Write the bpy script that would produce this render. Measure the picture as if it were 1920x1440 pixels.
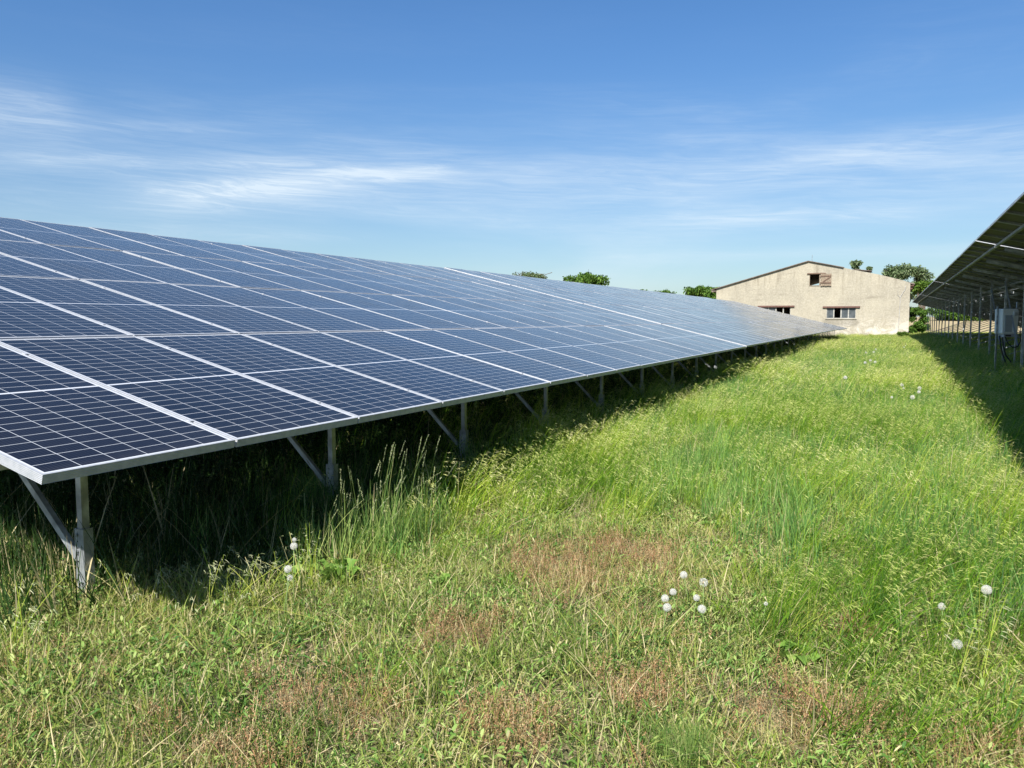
import bpy, bmesh, math, random
import numpy as np
from mathutils import Vector, Matrix, Euler
random.seed(7); RNG=np.random.default_rng(11)
for o in list(bpy.data.objects): bpy.data.objects.remove(o)
SC=bpy.context.scene; COL=SC.collection
# ------------------------------------------------------------------ camera
CAM=np.array([2.9445,-2.0065,1.478]); YAW=math.radians(-25.284); PIT=math.radians(-4.595); FPX=1514.8
cd=bpy.data.cameras.new('camera'); cam=bpy.data.objects.new('camera',cd); COL.objects.link(cam); SC.camera=cam
cam.location=CAM; cam.rotation_euler=(math.pi/2+PIT,0,-YAW)
cd.sensor_width=36; cd.lens=36*FPX/1920; cd.clip_start=.05; cd.clip_end=6000
SC.render.resolution_x=1024; SC.render.resolution_y=768
# ------------------------------------------------------------------ sun, exposure
S=Vector((0.07,-1.0,1.0)).normalized(); EL=math.asin(S.z); AZ=math.atan2(S.x,S.y)
sd=bpy.data.lights.new('sun','SUN'); sun=bpy.data.objects.new('sun',sd); COL.objects.link(sun)
sd.energy=4.6; sd.angle=math.radians(.53); sd.color=(1,.955,.89); sun.location=(0,-20,30)
sun.rotation_euler=S.to_track_quat('Z','Y').to_euler()
SC.view_settings.view_transform='Standard'; SC.view_settings.look='None'; SC.view_settings.exposure=.9; SC.view_settings.gamma=1
SC.render.engine='CYCLES'
SC.cycles.max_bounces=8; SC.cycles.transparent_max_bounces=8
# ------------------------------------------------------------------ node helpers
class N:                                   # tiny expression wrapper for math nodes
    nt=None
    def __init__(s,k): s.k=k
    @staticmethod
    def op(o,a,b=0.,c=None):
        n=N.nt.nodes.new('ShaderNodeMath'); n.operation=o
        for i,v in enumerate([a,b] if c is None else [a,b,c]):
            if isinstance(v,N): N.nt.links.new(v.k,n.inputs[i])
            else: n.inputs[i].default_value=v
        return N(n.outputs[0])
    def __add__(s,o): return N.op('ADD',s,o)
    __radd__=__add__
    def __sub__(s,o): return N.op('SUBTRACT',s,o)
    def __rsub__(s,o): return N.op('SUBTRACT',o,s)
    def __mul__(s,o): return N.op('MULTIPLY',s,o)
    __rmul__=__mul__
    def __truediv__(s,o): return N.op('DIVIDE',s,o)
def fn(o,a,b=0.): return N.op(o,a,b)
def smooth(a,lo,hi):
    n=N.nt.nodes.new('ShaderNodeMapRange'); n.interpolation_type='SMOOTHSTEP'
    N.nt.links.new(a.k,n.inputs[0]); n.inputs[1].default_value=lo; n.inputs[2].default_value=hi; return N(n.outputs[0])
def comb(x,y,z):
    n=N.nt.nodes.new('ShaderNodeCombineXYZ')
    for i,v in enumerate((x,y,z)):
        if isinstance(v,N): N.nt.links.new(v.k,n.inputs[i])
        else: n.inputs[i].default_value=v
    return n.outputs[0]
def sep(v):
    n=N.nt.nodes.new('ShaderNodeSeparateXYZ'); N.nt.links.new(v,n.inputs[0]); return [N(o) for o in n.outputs]
def noise(vec,scale,detail=4,rough=.55,dist=0.,dim='3D'):
    n=N.nt.nodes.new('ShaderNodeTexNoise'); n.noise_dimensions=dim
    if vec is not None: N.nt.links.new(vec,n.inputs['Vector'])
    n.inputs['Scale'].default_value=scale; n.inputs['Detail'].default_value=detail; n.inputs['Roughness'].default_value=rough; n.inputs['Distortion'].default_value=dist
    return N(n.outputs[0])
def mixc(f,a,b):
    n=N.nt.nodes.new('ShaderNodeMix'); n.data_type='RGBA'
    if isinstance(f,N): N.nt.links.new(f.k,n.inputs[0])
    else: n.inputs[0].default_value=f
    for v,i in ((a,6),(b,7)):
        if isinstance(v,tuple): n.inputs[i].default_value=(*v,1)
        else: N.nt.links.new(v,n.inputs[i])
    return n.outputs[2]
def objco():
    return N.nt.nodes.new('ShaderNodeTexCoord').outputs['Object']
def worldco():
    return N.nt.nodes.new('ShaderNodeNewGeometry').outputs['Position']
def mat(name):
    m=bpy.data.materials.new(name); m.use_nodes=True; nt=m.node_tree; N.nt=nt
    return m,nt,nt.nodes['Principled BSDF']
def simple(name,col,rough=.5,metal=0.,var=.12,scale=8,bump=0.):
    m,nt,p=mat(name); n=noise(objco(),scale,5)
    c=mixc(smooth(n,.3,.7),tuple(x*(1-var) for x in col),tuple(min(1,x*(1+var)) for x in col))
    nt.links.new(c,p.inputs['Base Color']); p.inputs['Roughness'].default_value=rough; p.inputs['Metallic'].default_value=metal
    if bump:
        b=nt.nodes.new('ShaderNodeBump'); b.inputs['Strength'].default_value=bump; nt.links.new(n.k,b.inputs['Height']); nt.links.new(b.outputs[0],p.inputs['Normal'])
    return m
# ------------------------------------------------------------------ world: nishita sky + cirrus
W=bpy.data.worlds.new('World'); SC.world=W; W.use_nodes=True; nt=W.node_tree; N.nt=nt
bg=nt.nodes['Background']; bg.inputs[1].default_value=.066
sky=nt.nodes.new('ShaderNodeTexSky'); sky.sky_type='NISHITA'; sky.sun_disc=False; sky.sun_elevation=EL; sky.sun_rotation=AZ%(2*math.pi)
sky.altitude=0; sky.air_density=1.0; sky.dust_density=.5; sky.ozone_density=2.2
d=nt.nodes.new('ShaderNodeTexCoord').outputs['Generated']; dx,dy,dz=sep(d)
az=fn('ARCTAN2',dx,dy)*57.2958; el=fn('ARCSINE',dz)*57.2958
def streak(a0,e0,la,le,slope=0.,curve=0.):      # degrees: centre, half sizes, tilt
    A=az-a0; E=el-e0-A*slope-A*A*curve
    return fn('EXPONENT',(fn('POWER',fn('ABSOLUTE',A)/la,4)+fn('POWER',fn('ABSOLUTE',E)/le,2))*-1.)
warp=noise(comb(az*.05,el*.13,0.),1.,3)
f1=noise(comb(az*.085+warp*1.5,el*.75+az*.03+warp*3.,1.7),1.,7,.62,.6)
f2=noise(comb(az*.03,el*.16,5.),1.,5,.55,.5)
fine=smooth(f1,.30,.80)
soft=smooth(f2,.35,.7)
feather=(streak(-41,8.9,9.5,.95,.135)+streak(-33.5,9.9,4.2,.42,.06)*1.1+streak(-47,10.0,10,.42,.045)*.6+streak(-44,8.0,5.5,1.2,.15)*.5
         +streak(-56.5,12.6,3.2,1.3)*.6+streak(-50,7.6,10,1.8,.02)*.3)
rightb=streak(-7.5,6.7,10,.75,.0)*.75+streak(-2,10.2,12,1.1,.085)*.42+streak(-12,12,2.6,.4,-.06)*.3+streak(-46,5.6,10,.5)*.4+streak(-6,4.3,14,.45)*.35
low=fn('EXPONENT',el*el*-.012)*soft
fib=noise(comb(az*.16+warp*2.,el*2.6+az*.10+warp*4.,3.3),1.,6,.7,1.2); fib=smooth(fib,.35,.72)
cl=feather*(fine*.35+fib*.45+.30)*.52+rightb*(fine*.6+fib*.35+.2)*.62+low*.30+(fine*.6+fib*.4)*soft*fn('EXPONENT',fn('POWER',(el-9.)/6.,2)*-1.)*.36+fn('EXPONENT',el*-.16)*.16
cl=fn('MINIMUM',fn('MAXIMUM',cl,0.),.8)
hs=nt.nodes.new('ShaderNodeMix'); hs.data_type='RGBA'; hs.blend_type='MULTIPLY'; hs.inputs[0].default_value=1; nt.links.new(mixc(smooth(el,3.,21.),(.65,.795,.925),(.53,.85,1.15)),hs.inputs[7]); nt.links.new(sky.outputs[0],hs.inputs[6])
nt.links.new(mixc(cl,hs.outputs[2],(7.0,7.9,8.6)),bg.inputs[0])
# ------------------------------------------------------------------ object helpers
def link(name,me,parent=None,m=None):
    o=bpy.data.objects.new(name,me); COL.objects.link(o)
    if parent: o.parent=parent
    if m and me is not None:
        for x in (m if isinstance(m,(list,tuple)) else [m]): me.materials.append(x)
    return o
def tag(o,label=None,cat=None,group=None,kind=None):
    if label: o['label']=label
    if cat: o['category']=cat
    if group: o['group']=group
    if kind: o['kind']=kind
    return o
def empty(name,loc,label,cat,group=None,rz=0):
    o=bpy.data.objects.new(name,None); COL.objects.link(o); o.location=loc; o.rotation_euler=(0,0,rz); o.empty_display_size=.2
    return tag(o,label,cat,group)
class MB:
    def __init__(s): s.v=[];s.f=[];s.mi=[]
    def box(s,x0,x1,y0,y1,z0,z1,mi=0,M=None):
        b=len(s.v); P=[(x,y,z) for z in (z0,z1) for y in (y0,y1) for x in (x0,x1)]
        if M: P=[tuple(M@Vector(q)) for q in P]
        s.v+=P
        for f in ((0,2,3,1),(4,5,7,6),(0,1,5,4),(2,6,7,3),(0,4,6,2),(1,3,7,5)): s.f.append(tuple(b+i for i in f)); s.mi.append(mi)
        return s
    def bar(s,a,b,w,h,mi=0,side=(0,1,0)):     # box from a to b, w along side, h across
        a=Vector(a);b=Vector(b);d=(b-a);L=d.length;d.normalize();u=Vector(side);u=(u-d*u.dot(d)).normalized();n=d.cross(u)
        M=Matrix((d,u,n)).transposed().to_4x4();M.translation=a
        return s.box(0,L,-w/2,w/2,-h/2,h/2,mi,M)
    def chan(s,a,b,w,h,t=.004,mi=0,side=(0,1,0),flip=1): # U channel: web across 'side', flanges
        a=Vector(a);b=Vector(b);d=(b-a);L=d.length;d.normalize();u=Vector(side);u=(u-d*u.dot(d)).normalized();n=d.cross(u)*flip
        M=Matrix((d,u,n)).transposed().to_4x4();M.translation=a
        s.box(0,L,-w/2,w/2,-h/2,-h/2+t,mi,M); s.box(0,L,-w/2,-w/2+t,-h/2+t,h/2,mi,M); s.box(0,L,w/2-t,w/2,-h/2+t,h/2,mi,M)
        return s
    def tube(s,pts,r,n=8,mi=0,cap=True):
        pts=[Vector(p) for p in pts]; rings=[]
        R=r if isinstance(r,(list,tuple)) else [r]*len(pts)
        for i,p in enumerate(pts):
            d=(pts[min(i+1,len(pts)-1)]-pts[max(i-1,0)]).normalized()
            u=d.orthogonal().normalized() if i==0 else (u-d*u.dot(d)).normalized()
            w=d.cross(u); b=len(s.v); rings.append(b)
            for k in range(n):
                a=2*math.pi*k/n; s.v.append(tuple(p+(u*math.cos(a)+w*math.sin(a))*R[i]))
        for i in range(len(rings)-1):
            for k in range(n):
                s.f.append((rings[i]+k,rings[i]+(k+1)%n,rings[i+1]+(k+1)%n,rings[i+1]+k)); s.mi.append(mi)
        if cap:
            s.f.append(tuple(rings[0]+k for k in reversed(range(n)))); s.mi.append(mi)
            s.f.append(tuple(rings[-1]+k for k in range(n))); s.mi.append(mi)
        return s
    def mesh(s,name,mats,smooth=False):
        me=bpy.data.meshes.new(name); me.from_pydata(s.v,[],s.f)
        for m in (mats if isinstance(mats,(list,tuple)) else [mats]): me.materials.append(m)
        me.polygons.foreach_set('material_index',s.mi)
        if smooth: me.polygons.foreach_set('use_smooth',[True]*len(s.f))
        me.update(); return me
    def build(s,name,mats,parent=None,smooth=False): return link(name,s.mesh(name,mats,smooth),parent)
def npmesh(name,V,F,mats,attr=None,smooth=False):      # V (n,3), F (m,4) or (m,3)
    me=bpy.data.meshes.new(name); k=F.shape[1]
    me.vertices.add(len(V)); me.vertices.foreach_set('co',V.astype(np.float32).ravel())
    me.loops.add(F.size); me.loops.foreach_set('vertex_index',F.astype(np.int32).ravel())
    me.polygons.add(len(F)); me.polygons.foreach_set('loop_start',np.arange(0,F.size,k,dtype=np.int32))
    if smooth: me.polygons.foreach_set('use_smooth',np.ones(len(F),bool))
    me.update(calc_edges=True)
    for m in (mats if isinstance(mats,(list,tuple)) else [mats]): me.materials.append(m)
    if attr is not None:
        a=me.attributes.new('bc','FLOAT_COLOR','POINT'); a.data.foreach_set('color',attr.astype(np.float32).ravel())
    return me
def pix_dir(px,py):
    v=np.array([(px-960)/FPX,1,-(py-720)/FPX]); c,s=math.cos(PIT),math.sin(PIT)
    Y=v[1]*c-v[2]*s; Z=v[1]*s+v[2]*c; c,s=math.cos(YAW),math.sin(YAW)
    return np.array([v[0]*c+Y*s,-v[0]*s+Y*c,Z])
def on_z(px,py,z): d=pix_dir(px,py); return CAM+d*(z-CAM[2])/d[2]
def on_y(px,py,y): d=pix_dir(px,py); return CAM+d*(y-CAM[1])/d[1]
def vnoise(x,y,s,seed=0):                       # numpy value noise 0..1
    r=np.random.default_rng(seed).random((64,64)); x=np.asarray(x)/s; y=np.asarray(y)/s
    xi=np.floor(x).astype(int); yi=np.floor(y).astype(int); fx=x-xi; fy=y-yi; fx=fx*fx*(3-2*fx); fy=fy*fy*(3-2*fy)
    g=lambda a,b: r[a%64,b%64]
    return (g(xi,yi)*(1-fx)+g(xi+1,yi)*fx)*(1-fy)+(g(xi,yi+1)*(1-fx)+g(xi+1,yi+1)*fx)*fy
def fbm(x,y,s,seed=0): return .55*vnoise(x,y,s,seed)+.3*vnoise(x,y,s*.47,seed+1)+.15*vnoise(x,y,s*.2,seed+2)
def sstep(a,lo,hi): t=np.clip((a-lo)/(hi-lo),0,1); return t*t*(3-2*t)
def ground_z(x,y):
    x=np.asarray(x,float); y=np.asarray(y,float)
    z=.03*(fbm(x,y,1.3,5)-.5)+.05*(vnoise(x,y,5,9)-.5)
    z=z+.30*sstep(x,4.25,5.1)*(1-sstep(y,66,78))
    z=z+2.0*sstep(y,92,190)*sstep(x,-10,8)
    return z
TH=math.radians(14.06); CT,ST=math.cos(TH),math.sin(TH); EDGE=.88
# ------------------------------------------------------------------ ground materials
m_ground,nt,p=mat('soil and thatch'); wc=worldco()
a=noise(wc,.9,6,.6); b=noise(wc,14.,6,.7); c=noise(wc,60.,4,.7)
c1=mixc(smooth(b,.35,.65),(.06,.07,.02),(.20,.155,.09)); c2=mixc(smooth(c,.4,.65),c1,(.34,.28,.17)); c3=mixc(smooth(a,.35,.7)*.7,c2,(.07,.10,.022))
nt.links.new(c3,p.inputs['Base Color']); p.inputs['Roughness'].default_value=.95; p.inputs['Specular IOR Level'].default_value=.1
bp=nt.nodes.new('ShaderNodeBump'); bp.inputs['Distance'].default_value=.03; nt.links.new((b*.6+c*.4).k,bp.inputs['Height']); nt.links.new(bp.outputs[0],p.inputs['Normal'])
m_field,nt,p=mat('dry straw field'); wc=worldco(); a=noise(wc,.25,5,.6); b=noise(wc,3.,6,.7)
nt.links.new(mixc(smooth(b,.3,.7),mixc(smooth(a,.35,.65),(.36,.27,.16),(.27,.26,.11)),(.46,.36,.22)),p.inputs['Base Color']); p.inputs['Roughness'].default_value=.95; p.inputs['Specular IOR Level'].default_value=.1
# ground sheet: fine near, coarse to the horizon
def axis(fine0,fine1,step,far):
    a=list(np.arange(fine0,fine1+1e-6,step)); s=step; x=fine1
    while x<far: s*=1.35; x+=s; a.append(x)
    s=step; x=fine0
    while x>-far: s*=1.35; x-=s; a.insert(0,x)
    return np.array(a)
gx=axis(-9,16,.25,3500); gy=axis(-5,30,.3,3500)
X,Y=np.meshgrid(gx,gy); Z=ground_z(X,Y); V=np.stack([X,Y,Z],-1).reshape(-1,3)
nx=len(gx); I=np.arange(len(V)).reshape(len(gy),nx); F=np.stack([I[:-1,:-1],I[:-1,1:],I[1:,1:],I[1:,:-1]],-1).reshape(-1,4)
me=npmesh('ground',V,F,[m_ground,m_field],smooth=True)
cy=V[F].mean(1); mi=((cy[:,1]>79)&(cy[:,0]>4.8)).astype(np.int32)|((cy[:,1]>95)).astype(np.int32); me.polygons.foreach_set('material_index',mi)
tag(link('ground',me),'grassy meadow ground between the solar rows','ground',kind='structure')
# ------------------------------------------------------------------ solar tables
m_alu,nt,p=mat('anodised aluminium'); oc=objco(); n=noise(oc,25,4)
nt.links.new(mixc(smooth(n,.3,.7),(.38,.40,.42),(.48,.49,.51)),p.inputs['Base Color']); p.inputs['Metallic'].default_value=.15; p.inputs['Roughness'].default_value=.42
ox,oy,oz=sep(oc); wv=fn('SINE',oz*900.)
bp=nt.nodes.new('ShaderNodeBump'); bp.inputs['Distance'].default_value=.0015; bp.inputs['Strength'].default_value=.6; nt.links.new(wv.k,bp.inputs['Height']); nt.links.new(bp.outputs[0],p.inputs['Normal'])
m_galv=simple('galvanised steel',(.36,.38,.39),.5,.5,.35,9)
m_hole=simple('hole shade disc',(.015,.015,.015),.8)
m_back=simple('shade darkened backsheet',(.125,.13,.10),.7,0,.06,3)  # white backsheet coloured dark: underside shade is put into its colour
m_black=simple('black plastic',(.02,.02,.022),.45)
m_cell,nt,p=mat('solar glass'); oc=objco(); ox,oy,oz=sep(oc)
PW,PL=1.007,1.965; mg=.022
u=(oy-mg)/((PW-2*mg)/6); xx=(ox*-1.-mg)
half=(PL-2*mg-.016)/2
top=fn('GREATER_THAN',xx,half+.008); v=(xx-top*.016)/(half/12)
def line(t,w): fr=fn('ABSOLUTE',fn('FRACT',t+.5)-.5); return 1.-smooth(fr,w*.7,w*1.3)
lu=line(u,.0100); lv=line(v,.0175)
mid=1.-smooth(fn('ABSOLUTE',xx-(half+.008)),.005,.008)
edge=fn('MAXIMUM',fn('MAXIMUM',fn('LESS_THAN',xx,0.),fn('GREATER_THAN',xx,PL-2*mg)),fn('MAXIMUM',fn('LESS_THAN',u,0.),fn('GREATER_THAN',u,6.)))
ln=fn('MAXIMUM',fn('MAXIMUM',lu,lv),fn('MAXIMUM',mid,edge))
bus=line(u*9.,.06)*.10
ri=nt.nodes.new('ShaderNodeObjectInfo').outputs['Random']; rr=N(ri)
cellr=nt.nodes.new('ShaderNodeTexWhiteNoise'); cellr.noise_dimensions='3D'; nt.links.new(comb(fn('FLOOR',u),fn('FLOOR',v),rr*50.),cellr.inputs[0])
cr=N(cellr.outputs[0]); fl=noise(comb(ox*8.,oy*130.,rr*9.),1.,3)
cc=mixc(rr*.6+cr*.25+(fl-.5)*.5,(.0038,.0034,.0062),(.0072,.0068,.0115))
cc=mixc(bus,cc,(.25,.27,.3)); cc=mixc(ln*.93,cc,(.64,.66,.68))
dn=noise(worldco(),1.7,5,.6); dust=smooth(dn,.35,.75)
cc=mixc(dust*.012+.002+smooth(noise(comb(ox*.6,oy*9.,rr*30.),3.,5,.7),.55,.8)*.012+smooth(noise(comb(ox*6.,oy*6.,rr*30.),5.,2,.5),.78,.82)*.25+(1.-smooth(ox*-1.,.02,.10))*.02,cc,(.45,.42,.36))
nt.links.new(cc,p.inputs['Base Color']); p.inputs['Roughness'].default_value=.5; p.inputs['Specular IOR Level'].default_value=.0
p.inputs['Sheen Weight'].default_value=.30; p.inputs['Sheen Roughness'].default_value=.21; p.inputs['Sheen Tint'].default_value=(1,.96,.86,1)
p.inputs['Coat Weight'].default_value=1; p.inputs['Coat IOR'].default_value=1.28
nt.links.new((dust*.10+.10).k,p.inputs['Coat Roughness'])
# panel geometry in local coords: x 0 (low) .. -PL (high), y 0..PW, top of frame z=0
def frame_mesh():
    b=MB(); t=.012; D=.04
    b.box(-PL,0,0,t,-D,0); b.box(-PL,0,PW-t,PW,-D,0); b.box(-t,0,t,PW-t,-D,0); b.box(-PL,-PL+t,t,PW-t,-D,0)
    fz=.0025; f=.03
    b.box(-PL+t,-t,t,f,-D,-D+fz); b.box(-PL+t,-t,PW-f,PW-t,-D,-D+fz)
    return b.mesh('panel_frame',m_alu)
def glass_mesh():
    b=MB(); t=.012; z1=-.0015; z0=-.0075
    x0,x1,y0,y1=-PL+t,-t,t,PW-t
    b.v=[(x0,y0,z1),(x1,y0,z1),(x1,y1,z1),(x0,y1,z1),(x0,y0,z0),(x1,y0,z0),(x1,y1,z0),(x0,y1,z0)]
    b.f=[(0,1,2,3),(7,6,5,4)]; b.mi=[0,1]
    return b.mesh('solar_panel',[m_cell,m_back])
FM,GM=frame_mesh(),glass_mesh()
jb=MB(); 
for yy in (.2,.5,.8): jb.box(-PL/2-.03,-PL/2+.03,yy-.05,yy+.05,-.024,-.0078)
jb.tube([(-PL/2,.5,-.03),(-PL/2+.2,.3,-.06),(-PL/2+.3,.05,-.045),(-PL/2+.25,-.1,-.045)],.004,5)
JM=jb.mesh('junction_box',m_black)
PY,PX=1.02,1.989
def table(name,x0,y0,z0,n,label,group,under=False,pitch=2.04,fx=.8,dz=0.,first=.75,rear=6.6,rear_pitch=4.08,rear_off=.75,minpost=-99):
    t=empty(name,(x0,y0,0),label,'solar array',group)
    R=Euler((0,TH,0)); rng=random.Random(hash((round(x0*10),round(y0*10)))&0xffff)
    def surf(s,d=0.): return (-s*CT-d*ST, EDGE+z0+s*ST-d*CT)      # local x,z at slope distance s, depth d under the frame top
    for j in range(4):
        for i in range(n):
            x,z=surf(j*PX)
            g=link('solar_panel',GM,t); g.location=(x,i*PY+rng.uniform(-.0015,.0015),z+rng.uniform(-.002,.002)); g.rotation_euler=(rng.gauss(0,.0012),TH+rng.gauss(0,.0012),0)
            f=link('panel_frame',FM,g)
            if under: link('junction_box',JM,g)
    L=n*PY-.013
    for j in range(4):
        for s in (.32,1.64):
            b=MB(); x,z=surf(j*PX+s,.066); b.chan((x,-.02,z),(x,L+.02,z),.034,.05,.004,side=(CT,0,-ST),flip=-1)
            for i in range(1,n):
                xc,zc=surf(j*PX+s,-.001)
                M=Matrix.Translation((xc,i*PY-.0065,zc))@Euler((0,TH,0)).to_matrix().to_4x4(); b.box(-.015,.015,-.012,.012,-.004,.0022,0,M)
            b.build('rail',m_galv if under else m_alu,t)
    # support frames
    k=0; y=first
    while y<L:
        b=MB(); a=surf(.35,.126); c=surf(4*PX-.45,.126); b.chan((a[0],y,a[1]),(c[0],y,c[1]),.06,.068,.005,side=(0,1,0)); b.build('rafter',m_galv,t)
        s=fx/CT; px_,pz=surf(s,.163)
        if y0+y>minpost:
            gz=float(ground_z(x0-fx,y0+y))
            b=MB(); b.chan((-fx,y,gz+.15),(-fx,y,pz),.038,.042,.004,side=(1,0,0),flip=1); b.build('front_post',m_galv,t)
            b=MB(); b.chan((-fx,y,gz-.3),(-fx,y,.405+z0),.068,.056,.005,side=(1,0,0),flip=1)
            for q in range(9): b.tube([(-fx-.012,y-.0286,.06+q*.035),(-fx-.012,y-.0300,.06+q*.035)],.0045,8,1)  # thin dark discs painted in for the shade inside holes
            for q in (.375,.29,.12): b.tube([(-fx-.012,y-.028,q),(-fx-.012,y-.038,q)],.008,6,0)
            b.build('ground_sleeve',[m_galv,m_hole],t)
            bx=-fx-.95; e=surf((fx+.95)/CT,.163)
            b=MB(); b.chan((-fx-.0,y+.0,.20+z0),(e[0],y+.0,e[1]+.01),.030,.034,.003,side=(0,1,0)); b.build('brace',m_galv,t)
        y+=pitch; k+=1
    y=rear_off
    while y<L:
        gz=float(ground_z(x0-rear,y0+y)); px_,pz=surf(rear/CT,.163)
        b=MB(); b.chan((-rear,y,gz-.3),(-rear,y,pz),.045,.045,.004,side=(1,0,0)); b.build('rear_post',m_galv,t)
        zb=gz+.12; xt=-rear+3.4; e=surf(-xt/CT,.163)
        b=MB(); b.chan((-rear+.03,y-.07,zb),(xt,y-.07,e[1]),.03,.03,.003,side=(0,1,0)); b.build('rear_brace',m_galv,t)
        y+=rear_pitch
    return t
GL='rows of solar modules on steel frames left of the grass lane'; GR='rows of solar modules seen from behind right of the lane'
yy=0.; TL=[]
for i,(n,z0) in enumerate([(16,0.),(16,.014),(16,.010),(9,-.03)]):
    lab=['nearest left solar array, dark blue panels with its corner post standing in the foreground grass',
         'second solar array of the left row, beyond the first bright gap line',
         'third solar array of the left row, pale with reflected sky and beyond the second gap',
         'short farthest left solar array, its pointed tip in front of the barn wall'][i]
    table('solar_table',0,yy,z0,n,lab,GL,first=(.75-yy)%2.04); yy+=n*PY+.07
RX=4.15+4*PX*CT-.0; yy=-2.15; TR=[]
for i,n in enumerate([16,16,17,23]):
    lab=['nearest right solar array seen from below at the picture edge',
         'second right solar array seen from behind, with the white inverter on its posts',
         'third right solar array seen from behind, between two bright gap lines',
         'farthest right solar array seen from behind, its tip beside the barn corner'][i]
    TR.append(table('solar_table',RX,yy,.06,n,lab,GR,under=True,pitch=3.06,rear=RX-5.25,rear_pitch=3.06,rear_off=(1.5-yy)%3.06,first=(1.5-yy)%3.06)); yy+=n*PY+.10
def tie(t,y1,y2):          # thin diagonal tie between high posts
    z1=EDGE+.06+(RX-5.25)*math.tan(TH)-.25; y0=t.location.y
    b=MB(); b.bar((5.22-RX,y1-y0,z1),(5.22-RX,y2-y0,.95),.028,.008,side=(1,0,0)); b.build('diagonal_tie',m_alu,t)
for a,c in ((19.86,17.3),(22.92,20.4),(32.1,34.9),(29.04,31.6)): tie(TR[1],a,c)
for a,c in ((44.3,47),(47.4,50)): tie(TR[2],a,c)
# ------------------------------------------------------------------ inverter
t=empty('inverter',(5.14,18.55,0),'white box inverter with black cables mounted between the high posts of the right row','inverter')
t.rotation_euler=(0,0,math.radians(25))
m_white=simple('inverter white',(.82,.84,.85),.4,0,.04,4); m_gpl=simple('inverter grey panel',(.42,.45,.50),.45,0,.05,4)
b=MB(); b.box(-.17,.16,-.15,.15,1.16,1.70); o=b.build('housing',m_white,t)
md=o.modifiers.new('b','BEVEL'); md.width=.02; md.segments=2
b=MB(); b.box(-.12,.03,-.165,-.151,1.2,1.56); b.build('cover',m_gpl,t)
b=MB(); b.box(.05,.15,-.175,-.151,1.2,1.66); b.box(.07,.13,-.185,-.1755,1.55,1.62,1); b.build('switch_panel',[m_white,m_gpl],t)
b=MB(); b.box(-.13,.18,-.16,.05,1.09,1.155); b.box(-.10,.02,-.167,-.161,1.105,1.14,1); b.build('terminal_bracket',[m_gpl,m_black],t)
for k,(a,bx) in enumerate([(-.16,.0),(-.10,.08)]):
    b=MB(); b.tube([(a,-.05,1.12),(a,-.1,.9),(a+.05,-.12,.7),(a+.12+bx,-.14,.5),(a+.2+bx,-.1,.25)],.015,8); b.build('cable_bundle',m_black,t,True)
b=MB(); b.tube([(-.05,-.05,1.12),(0,-.1,.95),(.1,-.12,.86),(.2,-.12,.88),(.27,-.1,1.0),(.28,-.05,1.15),(.3,-.02,1.22)],.012,8); b.build('cable_loop',m_black,t,True)
b=MB(); b.box(-.28,.32,-.2,.2,.28,.36); b.build('base_plate',simple('concrete',(.36,.37,.36),.9,0,.2,10),t)
for x in (-.2,.22):
    b=MB(); b.box(x-.015,x+.015,-.02,.01,.361,1.85 if x>0 else 1.75); b.build('stand_post',m_galv,t)
# ------------------------------------------------------------------ barn
BY=74.
t=empty('barn',(0,BY,0),'old beige plastered barn gable with dark loft opening and wooden shutter at the lane end','barn')
m_pl,nt,p=mat('weathered plaster'); oc=objco(); ox,oy,oz=sep(oc)
streaks=noise(comb(ox*2.2,oy,oz*.22),1.,6,.65); hor=noise(comb(ox*.35,oy,oz*2.6),1.,6,.65); blot=noise(oc,.45,6,.6); grit=noise(oc,7.,5,.7)
c=mixc(smooth(grit*.6+blot*.4,.35,.65),(.32,.288,.222),(.455,.415,.325))
topm=smooth(oz,3.0,5.2); c=mixc(smooth(streaks,.45,.70)*smooth(blot,.35,.55)*(topm*.75+.06),c,(.165,.142,.105))
c=mixc(smooth(hor,.52,.68)*.6*smooth(noise(oc,.3,3),.42,.58),c,(.22,.195,.15))
warmp=smooth(blot,.42,.62)*.5; c=mixc(warmp*.6,c,(.44,.39,.285))
low=(1.-smooth(oz,.3,2.2))*smooth(ox,-3.,-.3); peel=smooth(noise(comb(ox*1.1,oy,oz*1.3),1.,7,.7,.8),.40,.60)
c=mixc(peel*low*.95,c,(.60,.56,.48)); crk=smooth(noise(oc,1.1,9,.75,2.5),.485,.5)-smooth(noise(oc,1.1,9,.75,2.5),.5,.515); c=mixc(crk*.35,c,(.16,.13,.1)); pk=smooth(noise(oc,1.6,6,.7),.56,.7)*low; c=mixc(pk*.6,c,(.36,.28,.21))
c=mixc((1.-smooth(oz,.0,.35))*.6*smooth(streaks,.3,.6),c,(.20,.175,.135))
sill=(1.-smooth(fn('ABSOLUTE',ox+1.3),1.2,1.7))*(1.-smooth(fn('ABSOLUTE',oz-1.15),.15,.4)); c=mixc(sill*smooth(grit,.2,.7)*.8,c,(.19,.175,.145))
nt.links.new(c,p.inputs['Base Color']); p.inputs['Roughness'].default_value=.92; p.inputs['Specular IOR Level'].default_value=.15
bp=nt.nodes.new('ShaderNodeBump'); bp.inputs['Distance'].default_value=.05; bp.inputs['Strength'].default_value=.7; nt.links.new((grit*.5+hor*.5+peel*low*.6).k,bp.inputs['Height']); nt.links.new(bp.outputs[0],p.inputs['Normal'])
m_roof=simple('dark corrugated roof',(.16,.125,.105),.85,0,.3,3); m_brick=simple('rust lintel',(.13,.065,.05),.85,0,.3,9,.3)
m_wood=simple('weathered wood',(.24,.185,.13),.85,0,.3,10,.3); m_rustw=simple('rusty ledge boards',(.15,.095,.065),.85,0,.3,8)
m_wfr=simple('chalky window frame',(.36,.35,.31),.7,0,.25,9)
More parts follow.
